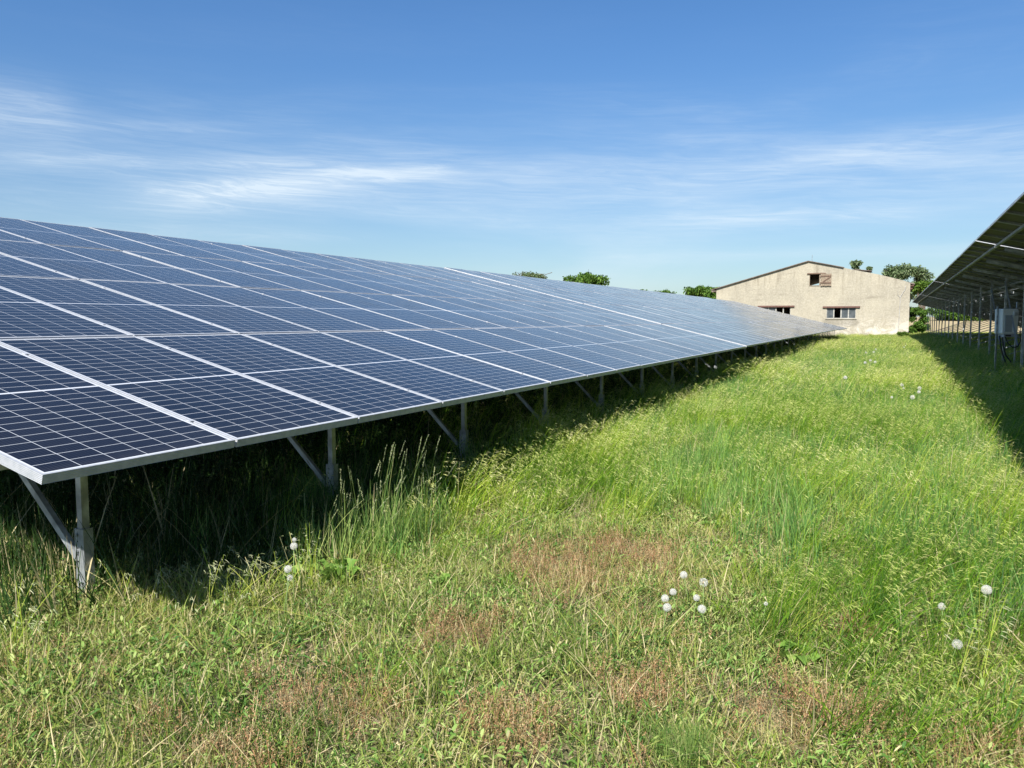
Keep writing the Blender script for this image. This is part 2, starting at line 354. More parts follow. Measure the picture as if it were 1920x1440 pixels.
m_glass,nt,p=mat('dirty window glass'); n=noise(objco(),2.5,4); nt.links.new(mixc(smooth(n,.3,.7),(.05,.06,.065),(.10,.11,.115)),p.inputs['Base Color']); p.inputs['Roughness'].default_value=.3
m_pipe=simple('pipe grey',(.40,.38,.34),.6,0,.2,5); m_dark=simple('interior plaster',(.12,.11,.10),.95)
def z_of(v): return v+EDGE
outline=[(-12.06,-.3),(4.02,-.3),(4.02,z_of(3.55)),(3.98,z_of(3.62)),(3.53,z_of(3.83)),(1.67,z_of(4.36)),(-1.21,z_of(5.02)),(-4.1,z_of(5.66)),(-9.36,z_of(4.22)),(-12.06,z_of(3.36))]
holes=dict(lw=(-8.0,-5.49,z_of(.68),z_of(1.66)),rw=(-2.49,-.12,z_of(.65),z_of(1.57)),loft=(-3.98,-3.12,z_of(3.55),z_of(4.53)))
bm=bmesh.new(); eds=[]
def loop(P):
    vs=[bm.verts.new((x,0,z)) for x,z in P]
    for i in range(len(vs)): eds.append(bm.edges.new((vs[i],vs[(i+1)%len(vs)])))
loop(outline)
for (a,b_,c_,d_) in holes.values(): loop([(a,c_),(b_,c_),(b_,d_),(a,d_)])
bmesh.ops.triangle_fill(bm,use_beauty=True,use_dissolve=False,edges=eds)
r=bmesh.ops.extrude_face_region(bm,geom=bm.faces[:]); bmesh.ops.translate(bm,vec=(0,.36,0),verts=[v for v in r['geom'] if isinstance(v,bmesh.types.BMVert)])
bmesh.ops.recalc_face_normals(bm,faces=bm.faces); me=bpy.data.meshes.new('gable_wall'); bm.to_mesh(me); bm.free(); link('gable_wall',me,t,m_pl)
BL=34.
b=MB(); b.box(-12.06,-11.7,.362,BL,-.3,z_of(3.2)); b.box(3.66,4.02,.362,BL,-.3,z_of(3.4)); b.box(-11.7,3.66,BL-.36,BL,-.3,z_of(3.2)); b.build('side_wall',m_pl,t)
# roof slabs
def slab(name,x0,z0,x1,z1,y0,y1,th,m):
    b=MB(); d=Vector((x1-x0,0,z1-z0)); n=Vector((-d.z,0,d.x)).normalized()*th
    if n.z<0: n=-n
    P=[(x0,z0),(x1,z1),(x1+n.x,z1+n.z),(x0+n.x,z0+n.z)]
    b.v=[(x,y,z) for y in (y0,y1) for x,z in P]; b.f=[(0,1,2,3),(7,6,5,4),(0,4,5,1),(1,5,6,2),(2,6,7,3),(3,7,4,0)]; b.mi=[0]*6
    return b.build(name,m,t)
slab('roof',-12.55,z_of(3.25),-4.1,z_of(5.665),-.18,BL+.2,.06,m_roof)
slab('roof',-4.098,z_of(5.665),-1.21,z_of(5.03),-.16,BL+.2,.055,m_roof)
slab('roof',-1.2,z_of(4.86),4.35,z_of(3.5),.37,BL+.2,.09,m_roof)
slab('loose_roof_sheet',-.35,z_of(4.86),1.0,z_of(4.68),.1,2.5,.05,m_roof)
b=MB(); b.box(4.025,4.30,.1,.5,z_of(3.36),z_of(3.44)); b.box(4.025,4.20,.05,.3,z_of(3.12),z_of(3.2)); b.build('broken_eave',m_brick,t)
b=MB(); b.box(-12.45,-12.07,-.12,.3,z_of(3.12),z_of(3.22)); b.tube([(-12.4,-.15,z_of(3.15)),(-12.4,20,z_of(3.1))],.09,8); b.build('gutter',m_roof,t)
b=MB(); b.tube([(-3.85,.5,z_of(5.5)),(-3.85,.5,z_of(6.25))],.02,6); b.build('lightning_rod',m_galv,t)
b=MB()
pts=[(3.22,-.03,-.0),(3.30,-.03,z_of(2.2)),(3.28,-.03,z_of(2.42)),(3.62,-.03,z_of(3.05)),(3.7,-.03,z_of(3.4))]; b.tube(pts,.035,6); b.build('drain_pipe',m_pipe,t)
b=MB(); b.tube([(3.28,-.03,z_of(2.42)),(3.12,-.03,z_of(2.62)),(3.1,-.03,z_of(3.0))],.02,5); b.build('cable',m_pipe,t)
def window(key,nm,openp,lab):
    x0,x1,z0,z1=holes[key]; w=(x1-x0); n=4
    f=MB(); T=.09
    f.box(x0,x1,.05,.14,z0,z0+.05)
    for i in range(n+1):
        xm=x0+w*i/n; a=max(x0,xm-T/2); c=min(x1,xm+T/2); f.box(a,c,.05,.14,z0+.05,z1)
    o=f.build('window_frame',m_wfr,t); 
    if lab: o['label']=lab
    for i in range(n):
        if i in openp: continue
        g=MB(); a=x0+w*i/n+T/2; c=x0+w*(i+1)/n-T/2; g.box(a,c,.085,.095,z0+.05,z1); g.build('pane',m_glass,o)
    l=MB(); l.box(x0-.32,x1+.33,-.12,.15,z1+.0,z1+.14); l.build('lintel',m_brick,o)
    s=MB(); s.box(x0-.08,x1+.08,-.07,.12,z0-.07,z0); s.build('sill',m_pl,o)
window('lw','window',(2,3),'left barn window partly hidden by the panels'); window('rw','window',(1,),'right barn window with one open pane')
x0,x1,z0,z1=holes['loft']
b=MB(); b.box(x0-.2,x1+.48,-.1,.12,z1+.0,z1+.1); b.build('lintel',m_rustw,t)
b=MB(); b.box(x0-.0,x0+.04,.0,.2,z0,z1); b.box(x1-.04,x1,-.01,.2,z0,z1); b.box(x0,x1,-.04,.05,z0-.05,z0-.002); b.build('loft_frame',m_wood,t)
sh=empty('x',(0,0,0),'','') ; bpy.data.objects.remove(sh)
b=MB(); X0=x1+.08; 
for k in range(5): b.box(X0+k*.178,X0+k*.178+.168,-.12,-.09,z0-.08+(.03 if k%2 else 0),z1+.02-(.02 if k==3 else 0))
sh=b.build('shutter',m_wood,t)
b=MB(); b.box(X0-.06,X0+.84,-.16,-.122,z1-.24,z1-.14); b.box(X0-.06,X0+.84,-.16,-.122,z0+.16,z0+.26); b.bar((X0+.2,-.142,z0+.30),(X0+.8,-.142,z1-.26),.09,.035,side=(-.6,0,.55)); b.build('shutter_batten',m_rustw,sh)
# interior floor and back to keep it dark
# ------------------------------------------------------------------ foliage materials
def leafmat(name,cols,rough=.55,trans=.35,useinst=True,dry=(.66,.56,.32),rootc=None):
    if 'grass' in name or 'herb' in name or 'dock' in name:
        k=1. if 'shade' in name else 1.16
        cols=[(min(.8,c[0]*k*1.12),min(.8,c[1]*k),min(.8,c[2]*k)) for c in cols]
    m,nt,p=mat(name); at=nt.nodes.new('ShaderNodeAttribute'); at.attribute_name='bc'; at.attribute_type='GEOMETRY'
    sp=nt.nodes.new('ShaderNodeSeparateColor'); nt.links.new(at.outputs['Color'],sp.inputs[0]); T=N(sp.outputs[0]); R=N(sp.outputs[1]); D=N(sp.outputs[2])
    ai=nt.nodes.new('ShaderNodeAttribute'); ai.attribute_name='tint'; ai.attribute_type='INSTANCER'; TI=N(ai.outputs['Fac'])
    r=nt.nodes.new('ShaderNodeValToRGB'); cr=r.color_ramp
    while len(cr.elements)<len(cols): cr.elements.new(.5)
    for i,c in enumerate(cols): cr.elements[i].position=i/(len(cols)-1); cr.elements[i].color=(*c,1)
    f=(R*.85+TI*.75-.30) if useinst else R
    nt.links.new(f.k,r.inputs[0]); c=r.outputs[0]
    c=mixc(D,c,dry)
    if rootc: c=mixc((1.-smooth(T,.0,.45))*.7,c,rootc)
    nt.links.new(c,p.inputs['Base Color']); p.inputs['Roughness'].default_value=rough; p.inputs['Specular IOR Level'].default_value=.18
    tr=nt.nodes.new('ShaderNodeBsdfTranslucent'); nt.links.new(c,tr.inputs[0])
    mx=nt.nodes.new('ShaderNodeMixShader'); mx.inputs[0].default_value=trans
    nt.links.new(p.outputs[0],mx.inputs[1]); nt.links.new(tr.outputs[0],mx.inputs[2]); nt.links.new(mx.outputs[0],nt.nodes['Material Output'].inputs[0])
    return m
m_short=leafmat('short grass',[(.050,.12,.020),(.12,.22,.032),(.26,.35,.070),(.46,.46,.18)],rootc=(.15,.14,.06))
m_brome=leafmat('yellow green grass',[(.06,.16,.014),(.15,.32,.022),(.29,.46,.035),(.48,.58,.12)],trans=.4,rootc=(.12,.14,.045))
m_pan=leafmat('pale grass panicles',[(.36,.48,.12),(.50,.58,.20),(.66,.66,.34)],trans=.4)
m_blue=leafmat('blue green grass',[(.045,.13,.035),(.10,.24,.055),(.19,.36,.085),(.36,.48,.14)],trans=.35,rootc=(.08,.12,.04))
m_forb=leafmat('herb leaves',[(.045,.13,.028),(.11,.235,.045),(.22,.35,.085),(.35,.44,.16)],trans=.3)
m_red=leafmat('sorrel red',[(.20,.17,.06),(.34,.17,.085),(.44,.27,.14),(.48,.40,.20)],trans=.2)
m_straw=leafmat('straw litter',[(.30,.22,.13),(.48,.38,.22),(.62,.53,.33)],trans=.15)
m_weed=leafmat('dark weed leaves',[(.018,.045,.011),(.03,.07,.016),(.05,.10,.02)],trans=.3)  # weed albedo lowered so the space under the panels looks shaded
# ------------------------------------------------------------------ blade generators
m_bluec=leafmat('blue green clump grass',[(.06,.15,.035),(.12,.23,.05),(.20,.32,.08),(.33,.42,.14)],useinst=False)
m_bromc=leafmat('yellow green clump grass',[(.16,.27,.035),(.28,.39,.055),(.42,.49,.10)],useinst=False)
m_pan2=leafmat('foxtail seed heads',[(.30,.36,.16),(.44,.47,.26),(.56,.56,.36)],useinst=False)
def blades(n,rad,h0,h1,w,lean=.3,curl=.6,seg=3,wind=(0,0),dryp=.1,rng=None,base=None,wtip=.12):
    rng=rng or RNG
    a=rng.random(n)*2*np.pi; r=rad*np.sqrt(rng.random(n)); bx=r*np.cos(a); by=r*np.sin(a)
    if base is not None: bx,by=base
    h=rng.uniform(h0,h1,n); la=rng.random(n)*2*np.pi; l=np.abs(rng.normal(0,lean,n))
    dxx=np.cos(la)*l+wind[0]; dyy=np.sin(la)*l+wind[1]; cu=rng.uniform(.2,1,n)*curl
    wa=rng.random(n)*np.pi; wx=np.cos(wa); wy=np.sin(wa); ww=w*rng.uniform(.6,1.3,n)
    V=[];A=[]; R=rng.random(n); Dr=(rng.random(n)<dryp)*rng.uniform(.4,1,n)
    for k in range(seg+1):
        t=k/seg; q=t+cu*t*t*1.2
        px_=bx+dxx*h*q; py_=by+dyy*h*q; pz=h*(t-cu*.45*t*t*np.minimum(1,np.hypot(dxx,dyy)*1.6))
        wd=ww*(1-(1-wtip)*t**1.5)*.5
        for s in (-1,1):
            V.append(np.stack([px_+s*wx*wd,py_+s*wy*wd,pz-.005],1)); A.append(np.stack([np.full(n,t),R,Dr,np.ones(n)],1))
    V=np.stack(V,1).reshape(-1,3); A=np.stack(A,1).reshape(-1,4); m=2*(seg+1)
    F=np.concatenate([np.arange(n)[:,None]*m+np.array([2*k,2*k+1,2*k+3,2*k+2])[None] for k in range(seg)])
    tip=V.reshape(n,m,3)[:,-1]; pen=V.reshape(n,m,3)[:,-3]
    return V,F,A,tip,pen
def leaves(P,D,L,Wd,fold=.25,rng=None,dry=0.,droop=.25):      # diamond leaves at points P along directions D
    rng=rng or RNG; n=len(P); D=D/np.linalg.norm(D,axis=1,keepdims=True)
    up=np.tile([0,0,1.],(n,1))+rng.normal(0,.35,(n,3)); S_=np.cross(D,up); S_/=np.linalg.norm(S_,axis=1,keepdims=True)+1e-9; U=np.cross(S_,D)
    L=L[:,None]; Wd=Wd[:,None]
    p0=P; p1=P+D*L*.30+S_*Wd*.42+U*Wd*fold*.5; p1b=P+D*L*.30-S_*Wd*.42+U*Wd*fold*.5; pm=P+D*L*.5-U*L*.02
    p2=P+D*L*.68+S_*Wd*.36+U*Wd*fold*.5-np.array([0,0,1])*L*droop*.3; p2b=P+D*L*.68-S_*Wd*.36+U*Wd*fold*.5-np.array([0,0,1])*L*droop*.3; p3=P+D*L-np.array([0,0,1])*L*droop
    V=np.stack([p0,p1,p1b,pm,p2,p2b,p3],1).reshape(-1,3)
    b=np.arange(n)[:,None]*7
    F=np.concatenate([b+np.array([q]) for q in ([0,1,3,3],)][:0]+[b+np.array([[0,1,4,3]]),b+np.array([[0,3,5,2]]),b+np.array([[3,4,6,5]])])
    R=np.repeat(rng.random(n),7); T=np.tile([0,.3,.3,.5,.7,.7,1],n); Dd=np.repeat((rng.random(n)<dry)*rng.uniform(.3,1,n),7)
    return V,F,np.stack([T,R,Dd,np.ones(7*n)],1)
def merge(parts):
    V=[];F=[];A=[];MI=[];o=0
    for q in parts:
        v,f,a=q[:3]; V.append(v);F.append(f+o);A.append(a);MI.append(np.full(len(f),q[3] if len(q)>3 else 0)); o+=len(v)
    return np.concatenate(V),np.concatenate(F),np.concatenate(A),np.concatenate(MI).astype(np.int32)
def mesh_of(name,parts,mats):
    V,F,A,MI=merge(parts); me=npmesh(name,V,F,mats,A); me.polygons.foreach_set('material_index',MI); return me
def p_short(rng,n=55,rad=.13,h=(.03,.12),w=.0045,dry=.22,lean=.5):
    return mesh_of('short_grass_tuft',[blades(n,rad,h[0],h[1],w,lean,.8,3,dryp=dry,rng=rng)[:3]],[m_short])
def spikelets(tip,pen,rng,k,L,w,drop,nz=.22):
    # several drooping spikelets hanging off the upper stem
    n=len(tip); d=tip-pen; P=[];D=[]
    for q in range(k):
        t=rng.uniform(0,1.0,n)[:,None]; P.append(pen+d*t+rng.normal(0,.006,(n,3))); dd=d/np.linalg.norm(d,axis=1,keepdims=True)*.45+rng.normal(0,nz,(n,3))+np.array([.75,-.1,-drop]); D.append(dd)
    P=np.concatenate(P);D=np.concatenate(D); m=len(P)
    return leaves(P,D,rng.uniform(.6,1.3,m)*L,np.full(m,w),.1,rng,droop=.25)
def p_brome(rng,n=26,rad=.12,h=(.16,.36),w=.0042,stems=5,wind=(.32,-.05),sc=1.):
    a=blades(n,rad,h[0],h[1],w,.42,1.5,4,wind=(wind[0]*.6,wind[1]),dryp=.10,rng=rng)
    s=blades(stems,rad*.8,h[1]*.95,h[1]*1.35,w*.5,.15,1.1,5,wind=wind,dryp=.1,rng=rng,wtip=.5)
    sp=spikelets(s[3],s[4],rng,4,.034*sc**.8,.0040*sc,.35)
    return mesh_of('brome_tuft',[a[:3],s[:3],(*sp,1)],[m_brome,m_pan])
def p_blue(rng,n=34,rad=.13,h=(.2,.42),w=.006):
    return mesh_of('upright_grass_tuft',[blades(n,rad,h[0],h[1],w,.22,.6,4,wind=(.08,0),dryp=.04,rng=rng)[:3]],[m_blue])
def p_forb(rng,n=26,rad=.10,hs=(.02,.09),L=(.02,.04),dry=.08,mat_=None,up=1.3,asp=(.26,.38)):
    a=rng.random(n)*2*np.pi; r=rad*np.sqrt(rng.random(n)); P=np.stack([r*np.cos(a),r*np.sin(a),rng.uniform(hs[0]*.2,hs[1],n)],1)
    b=rng.random(n)*2*np.pi; D=np.stack([np.cos(b),np.sin(b),rng.uniform(.1,up,n)],1); l=rng.uniform(L[0],L[1],n)
    return mesh_of('herb_tuft',[leaves(P,D,l,l*rng.uniform(asp[0],asp[1],n),.3,rng,dry)],[mat_ or m_forb])
def p_red(rng,n=16,rad=.09):
    s=blades(n,rad,.07,.17,.0018,.25,.4,3,dryp=.2,rng=rng,wtip=.8)
    P=[];D=[]
    for q in range(9):
        t=rng.uniform(-.6,1.,n)[:,None]; P.append(s[4]+(s[3]-s[4])*t+rng.normal(0,.004,(n,3)))
    P=np.concatenate(P); m=len(P); D=rng.normal(0,1,(m,3))+[0,0,.4]
    bl=leaves(P,D,rng.uniform(.005,.010,m),np.full(m,.0045),.2,rng)
    g=blades(10,rad,.02,.06,.004,.5,.6,2,dryp=.5,rng=rng)
    return mesh_of('sorrel_tuft',[s[:3],bl,(*g[:3],1)],[m_red,m_short])
def p_straw(rng,n=22,rad=.14):
    a=rng.random(n)*2*np.pi; r=rad*np.sqrt(rng.random(n)); P=np.stack([r*np.cos(a),r*np.sin(a),rng.uniform(.004,.035,n)],1); b=rng.random(n)*2*np.pi
    D=np.stack([np.cos(b),np.sin(b),rng.normal(0,.18,n)],1); l=rng.uniform(.03,.11,n)
    return mesh_of('straw_litter',[leaves(P,D,l,np.full(n,.004),.1,rng,droop=.02)],[m_straw])
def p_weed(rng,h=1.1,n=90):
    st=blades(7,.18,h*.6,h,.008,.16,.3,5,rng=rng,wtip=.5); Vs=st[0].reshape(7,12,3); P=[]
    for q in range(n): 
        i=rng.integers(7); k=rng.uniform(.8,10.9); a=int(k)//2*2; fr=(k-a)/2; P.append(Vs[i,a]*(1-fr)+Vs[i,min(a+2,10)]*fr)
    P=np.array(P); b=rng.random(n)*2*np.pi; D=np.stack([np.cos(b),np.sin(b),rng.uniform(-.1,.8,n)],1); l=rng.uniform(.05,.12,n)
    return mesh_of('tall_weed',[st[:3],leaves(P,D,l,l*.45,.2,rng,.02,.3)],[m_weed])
# ------------------------------------------------------------------ scatter with geometry nodes
def scatter(name,protos,P,rz,sc,tint,label,cat,tiltmax=.15):
    pc=bpy.data.collections.new(name+' sources')
    for i,me in enumerate(protos):
        o=bpy.data.objects.new('%s_%02d'%(me.name.split('.')[0],i),me); pc.objects.link(o)
    n=len(P); me=bpy.data.meshes.new(name); me.vertices.add(n); me.vertices.foreach_set('co',P.astype(np.float32).ravel())
    rot=np.stack([RNG.normal(0,tiltmax,n),RNG.normal(0,tiltmax,n),rz],1)
    a=me.attributes.new('rot','FLOAT_VECTOR','POINT'); a.data.foreach_set('vector',rot.astype(np.float32).ravel())
    a=me.attributes.new('scl','FLOAT','POINT'); a.data.foreach_set('value',sc.astype(np.float32))
    a=me.attributes.new('tint','FLOAT','POINT'); a.data.foreach_set('value',np.clip(tint,0,1).astype(np.float32))
    a=me.attributes.new('pid','INT','POINT'); a.data.foreach_set('value',RNG.integers(0,len(protos),n).astype(np.int32))
    me.update(); o=link(name,me)
    g=bpy.data.node_groups.new(name,'GeometryNodeTree'); g.interface.new_socket('Geometry',in_out='INPUT',socket_type='NodeSocketGeometry'); g.interface.new_socket('Geometry',in_out='OUTPUT',socket_type='NodeSocketGeometry')
    gi=g.nodes.new('NodeGroupInput'); go=g.nodes.new('NodeGroupOutput'); ip=g.nodes.new('GeometryNodeInstanceOnPoints'); ci=g.nodes.new('GeometryNodeCollectionInfo')
    ci.inputs['Collection'].default_value=pc; ci.inputs['Separate Children'].default_value=True; ci.inputs['Reset Children'].default_value=True
    def na(nm,ty): q=g.nodes.new('GeometryNodeInputNamedAttribute'); q.data_type=ty; q.inputs[0].default_value=nm; return q.outputs[0]
    l=g.links.new; l(gi.outputs[0],ip.inputs['Points']); l(ci.outputs[0],ip.inputs['Instance']); ip.inputs['Pick Instance'].default_value=True
    l(na('pid','INT'),ip.inputs['Instance Index']); e=g.nodes.new('FunctionNodeEulerToRotation'); l(na('rot','FLOAT_VECTOR'),e.inputs[0]); l(e.outputs[0],ip.inputs['Rotation']); l(na('scl','FLOAT'),ip.inputs['Scale'])
    l(ip.outputs[0],go.inputs[0]); md=o.modifiers.new('scatter','NODES'); md.node_group=g
    return tag(o,label,cat,kind='stuff')
def visible(x,y,pad=.06):       # inside the photo's field of view, with a generous margin for side views
    dx=x-CAM[0]; dy=y-CAM[1]; a=np.arctan2(dx,dy)-YAW
    return (np.abs(a)<math.radians(33+9)) | (np.hypot(dx,dy)<2.2)
def pts(x0,x1,y0,y1,dens,seed):
    r=np.random.default_rng(seed); n=int((x1-x0)*(y1-y0)*dens); x=r.uniform(x0,x1,n); y=r.uniform(y0,y1,n); k=visible(x,y); return x[k],y[k]
def dist(x,y): return np.hypot(x-CAM[0],y-CAM[1])
def patch(x,y,spots):           # soft elliptical patches (x,y,rx,ry)
    s=np.zeros_like(x)
    for (a,b,c,d) in spots: s=np.maximum(s,1-sstep(np.hypot((x-a)/c,(y-b)/d)+1.3*(fbm(x,y,.35,77)-.5),.6,1.1))
    return s
def G(px,py): q=on_z(px,py,.05); return q[0],q[1]
RED=[(*G(600,1330),.38,.28),(*G(1500,1330),.45,.22),(*G(1110,1060),.5,.6),(*G(860,1190),.25,.3),(*G(1780,1400),.3,.2),(*G(1180,1300),.2,.25),(*G(450,1420),.3,.2),(*G(950,1360),.25,.2),(*G(1600,1180),.2,.2)]
def tallness(x,y):              # 0 short turf .. 1 tall meadow
    b=np.interp(x,[-3,-1,.2,.8,1.5,2.2,2.7,3.3,4.2],[2.2,2.2,2.2,3.1,3.7,3.0,1.7,1.2,.8])
    return sstep(y-b+2.6*(fbm(x,y,.9,31)-.5),-1.3,2.2)
BLUE=[(*G(1420,735),1.6,3.2),(*G(1560,690),1.6,9.),(*G(1690,770),.7,3.),(*G(660,960),.7,.7),(*G(1200,800),.6,1.2),(1.5,27,2.5,6)]
def zz(x,y): return ground_z(x,y)
rs=[np.random.default_rng(100+i) for i in range(60)]
# short turf everywhere near
x,y=pts(-9,8,-3,14,120,1); D=dist(x,y); T=tallness(x,y); R_=patch(x,y,RED)
k=RNG.random(len(x))<np.where(D<5,1,.55)*(1-.45*T)*np.where((x<-1.2)&(y>1.6),.3,1)*(1-.8*R_)*(.55+.75*fbm(x,y,.35,3))
x,y=x[k],y[k]; scatter('short_grass',[p_short(rs[i],52,.14,(.04,.17) if i%2 else (.03,.11),.0058,.26,.7) for i in range(8)],np.stack([x,y,zz(x,y)],1),RNG.random(len(x))*6.28,RNG.uniform(.6,1.15,len(x)),fbm(x,y,.9,21)*1.2-.1+RNG.normal(0,.15,len(x)),'short mixed green and straw grass of the foreground turf','grass')
# herbs
x,y=pts(-9,7,-3,12,75,2); R_=patch(x,y,RED); T=tallness(x,y); H=fbm(x,y,.55,41)
k=RNG.random(len(x))<sstep(H,.36,.62)*(1-.6*R_)*(1-.5*T)-.02
x,y=x[k],y[k]; scatter('low_herbs',[p_forb(rs[10+i]) for i in range(6)],np.stack([x,y,zz(x,y)],1),RNG.random(len(x))*6.28,RNG.uniform(.7,1.3,len(x)),fbm(x,y,.6,23)*1.1-.1+RNG.normal(0,.15,len(x)),'low leafy herbs and clover growing through the turf','herbs')
x,y=pts(-9,7,-3,10,95,12); T=tallness(x,y); k=RNG.random(len(x))<(1-.5*T)*(1-.65*patch(x,y,RED))*(.35+.9*sstep(fbm(x,y,.28,44),.35,.6))
x,y=x[k],y[k]; scatter('turf_leaves',[p_forb(rs[16+i],46,.12,(.0,.06),(.02,.05),.09,None,2.2,(.12,.21)) for i in range(4)],np.stack([x,y,zz(x,y)],1),RNG.random(len(x))*6.28,RNG.uniform(.7,1.3,len(x)),fbm(x,y,.45,25)*1.3-.15+RNG.normal(0,.15,len(x)),'dense small leaved plants filling the foreground turf','herbs')
# sorrel
x,y=pts(-3,6,-3,9,170,3); R_=patch(x,y,RED); k=RNG.random(len(x))<np.clip(R_*.95+.10*sstep(fbm(x,y,.4,51),.5,.7)*(1-tallness(x,y)),0,1)
x,y=x[k],y[k]; scatter('red_sorrel',[p_red(rs[20+i]) for i in range(5)],np.stack([x,y,zz(x,y)],1),RNG.random(len(x))*6.28,RNG.uniform(.6,1.15,len(x)),RNG.random(len(x)),'reddish brown sorrel seed stalks in dry patches','sorrel')
# straw
x,y=pts(-5,7,-3,9,38,4); k=RNG.random(len(x))<.35+.6*sstep(fbm(x,y,.5,61),.45,.65)
x,y=x[k],y[k]; scatter('dry_straw',[p_straw(rs[26+i]) for i in range(4)],np.stack([x,y,zz(x,y)],1),RNG.random(len(x))*6.28,RNG.uniform(.7,1.2,len(x)),RNG.random(len(x)),'dry straw litter lying in the turf','straw',.05)
# tall brome meadow, three distance bands
B1=[p_brome(rs[30+i],26,.13,(.15,.38),.0066,8) for i in range(7)]
B2=[p_brome(rs[37+i],34,.2,(.17,.40),.011,12,sc=1.6) for i in range(5)]
B3=[p_brome(rs[42+i],50,.42,(.18,.38),.024,18,sc=2.8) for i in range(4)]
def brome(name,B,x0,x1,y0,y1,dens,seed,label,s=(.7,1.2)):
    x,y=pts(x0,x1,y0,y1,dens,seed); T=tallness(x,y); bl=np.maximum(patch(x,y,BLUE),.75*sstep(fbm(x,y,2.2,66),.50,.66))
    k=RNG.random(len(x))<np.where((x<-.7)&(y>1.5),.15,1)*T*(1-.8*bl)*(.7+.6*(fbm(x,y,1.,71)-.3))+.015*(y<4)
    x,y=x[k],y[k]; sc=RNG.uniform(*s,len(x))*(.75+.5*fbm(x,y,1.4,81))*(.7+.3*tallness(x,y))*(.85+.15*sstep(y,2,5))*(1-.45*sstep(y,34,62))
    under=(x<-.6)|(x>4.8); sc=sc*np.where(x<-.5,1.25,np.where(x>4.8,.8,1))
    scatter(name,B,np.stack([x,y,zz(x,y)],1),RNG.normal(0,.5,len(x)),sc,fbm(x,y,1.5,91)*1.9-.5+RNG.normal(0,.14,len(x)),label,'grass',.1)
brome('meadow_grass',B1,-2.5,6,-1,11,75,5,'tall yellow green meadow grass with pale drooping seed heads beside the near panels')
brome('meadow_grass',B2,-4,9,11,32,26,6,'tall meadow grass further along the lane')
brome('meadow_grass',B3,-6,13,32,95,7,7,'meadow grass at the far end of the lane in front of the barn',(.8,1.2))
x,y=pts(-2,6.5,0,45,7,13); k=RNG.random(len(x))<sstep(fbm(x,y,1.6,99),.42,.6); x,y=x[k],y[k]
scatter('dead_stalks',[mesh_of('dead_stalk_tuft',[blades(12,.12,.15,.45,.0035,.4,.9,4,wind=(.15,0),rng=rs[57],dryp=0)[:3]],[m_straw]) for i in range(3)],np.stack([x,y,zz(x,y)],1),RNG.random(len(x))*6.28,RNG.uniform(.6,1.1,len(x))*(.45+.55*sstep(y,2,5)),RNG.random(len(x)),'dry straw coloured dead stalks among the meadow grass','grass')
# blue green upright grass
x,y=pts(-3,7,1,55,46,8); bl=np.maximum(patch(x,y,BLUE),.8*sstep(fbm(x,y,2.2,66),.50,.66)); D=dist(x,y); k=RNG.random(len(x))<(bl*.9+.08)*tallness(x,y)*np.where(D>18,.6,1)
k&=(tallness(x,y)>.2); x,y=x[k],y[k]; D=dist(x,y)
scatter('upright_grass',[p_blue(rs[47+i],w=.008) for i in range(6)],np.stack([x,y,zz(x,y)],1),RNG.random(len(x))*6.28,RNG.uniform(.6,1.0,len(x))*np.where(D>18,1.1,1),fbm(x,y,1.5,95)*1.2-.2,'blue green upright grass patches in the lane','grass',.08)
# tall weeds under the left tables
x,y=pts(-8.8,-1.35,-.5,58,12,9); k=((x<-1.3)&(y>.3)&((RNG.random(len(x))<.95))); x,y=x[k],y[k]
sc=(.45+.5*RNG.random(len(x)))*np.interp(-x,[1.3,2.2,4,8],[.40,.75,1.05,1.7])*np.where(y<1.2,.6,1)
scatter('shade_weeds',[p_weed(rs[54+i],1.0,110) for i in range(4)],np.stack([x,y,zz(x,y)],1),RNG.random(len(x))*6.28,sc,RNG.random(len(x)),'leafy weeds under the left panels with shade put into their leaf colour','weeds')
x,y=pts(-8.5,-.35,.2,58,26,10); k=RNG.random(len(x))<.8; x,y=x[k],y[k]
m_shg=leafmat('dark shade grass',[(.018,.05,.010),(.03,.075,.015),(.05,.11,.02)],trans=.3)  # leaf colour darkened to paint in the shade under the panels
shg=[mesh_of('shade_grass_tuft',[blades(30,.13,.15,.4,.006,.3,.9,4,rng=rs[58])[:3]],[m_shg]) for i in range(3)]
scatter('shade_grass',shg,np.stack([x,y,zz(x,y)],1),RNG.random(len(x))*6.28,RNG.uniform(.9,1.5,len(x)),RNG.random(len(x))*.5,'grass under the left panels with the shade put into its leaf colour','grass')
# ------------------------------------------------------------------ individual plants
m_stem=simple('green stem',(.16,.24,.06),.6); m_clock=leafmat('dandelion fluff',[(.75,.74,.68),(.85,.84,.8)],.8,.35,False); m_rec=simple('receptacle',(.30,.24,.13),.8)
def clock_mesh(rng,keep=1.):
    n=140; i=np.arange(n)+.5; ph=np.arccos(1-2*i/n*.93); th=np.pi*(1+5**.5)*i; d=np.stack([np.cos(th)*np.sin(ph),np.sin(th)*np.sin(ph),np.cos(ph)],1)
    R=.021; V=[];F=[];A=[]
    for q in range(n):
        if keep<1 and d[q,0]>.15 and rng.random()>keep: continue
        u=np.cross(d[q],[.3,.5,.8]); u/=np.linalg.norm(u); w=np.cross(d[q],u); c=d[q]*R*.80
        for k in range(9):
            a=k*2*math.pi/9+rng.random()*.5; r_=u*math.cos(a)+w*math.sin(a); t_=u*-math.sin(a)+w*math.cos(a); o=len(V)
            V+= [c+t_*R*.019,c-t_*R*.019,c+r_*R*.27+d[q]*R*.17]; F.append([o,o+1,o+2])
        o=len(V); V+=[d[q]*R*.15+u*R*.012,d[q]*R*.15-u*R*.012,c]; F.append([o,o+1,o+2])
    V=np.array(V); A=np.tile([1,.6,0,1],(len(V),1)); return npmesh('seed_head',V,np.array(F),[m_clock],A)
CM2=clock_mesh(np.random.default_rng(4),.25)
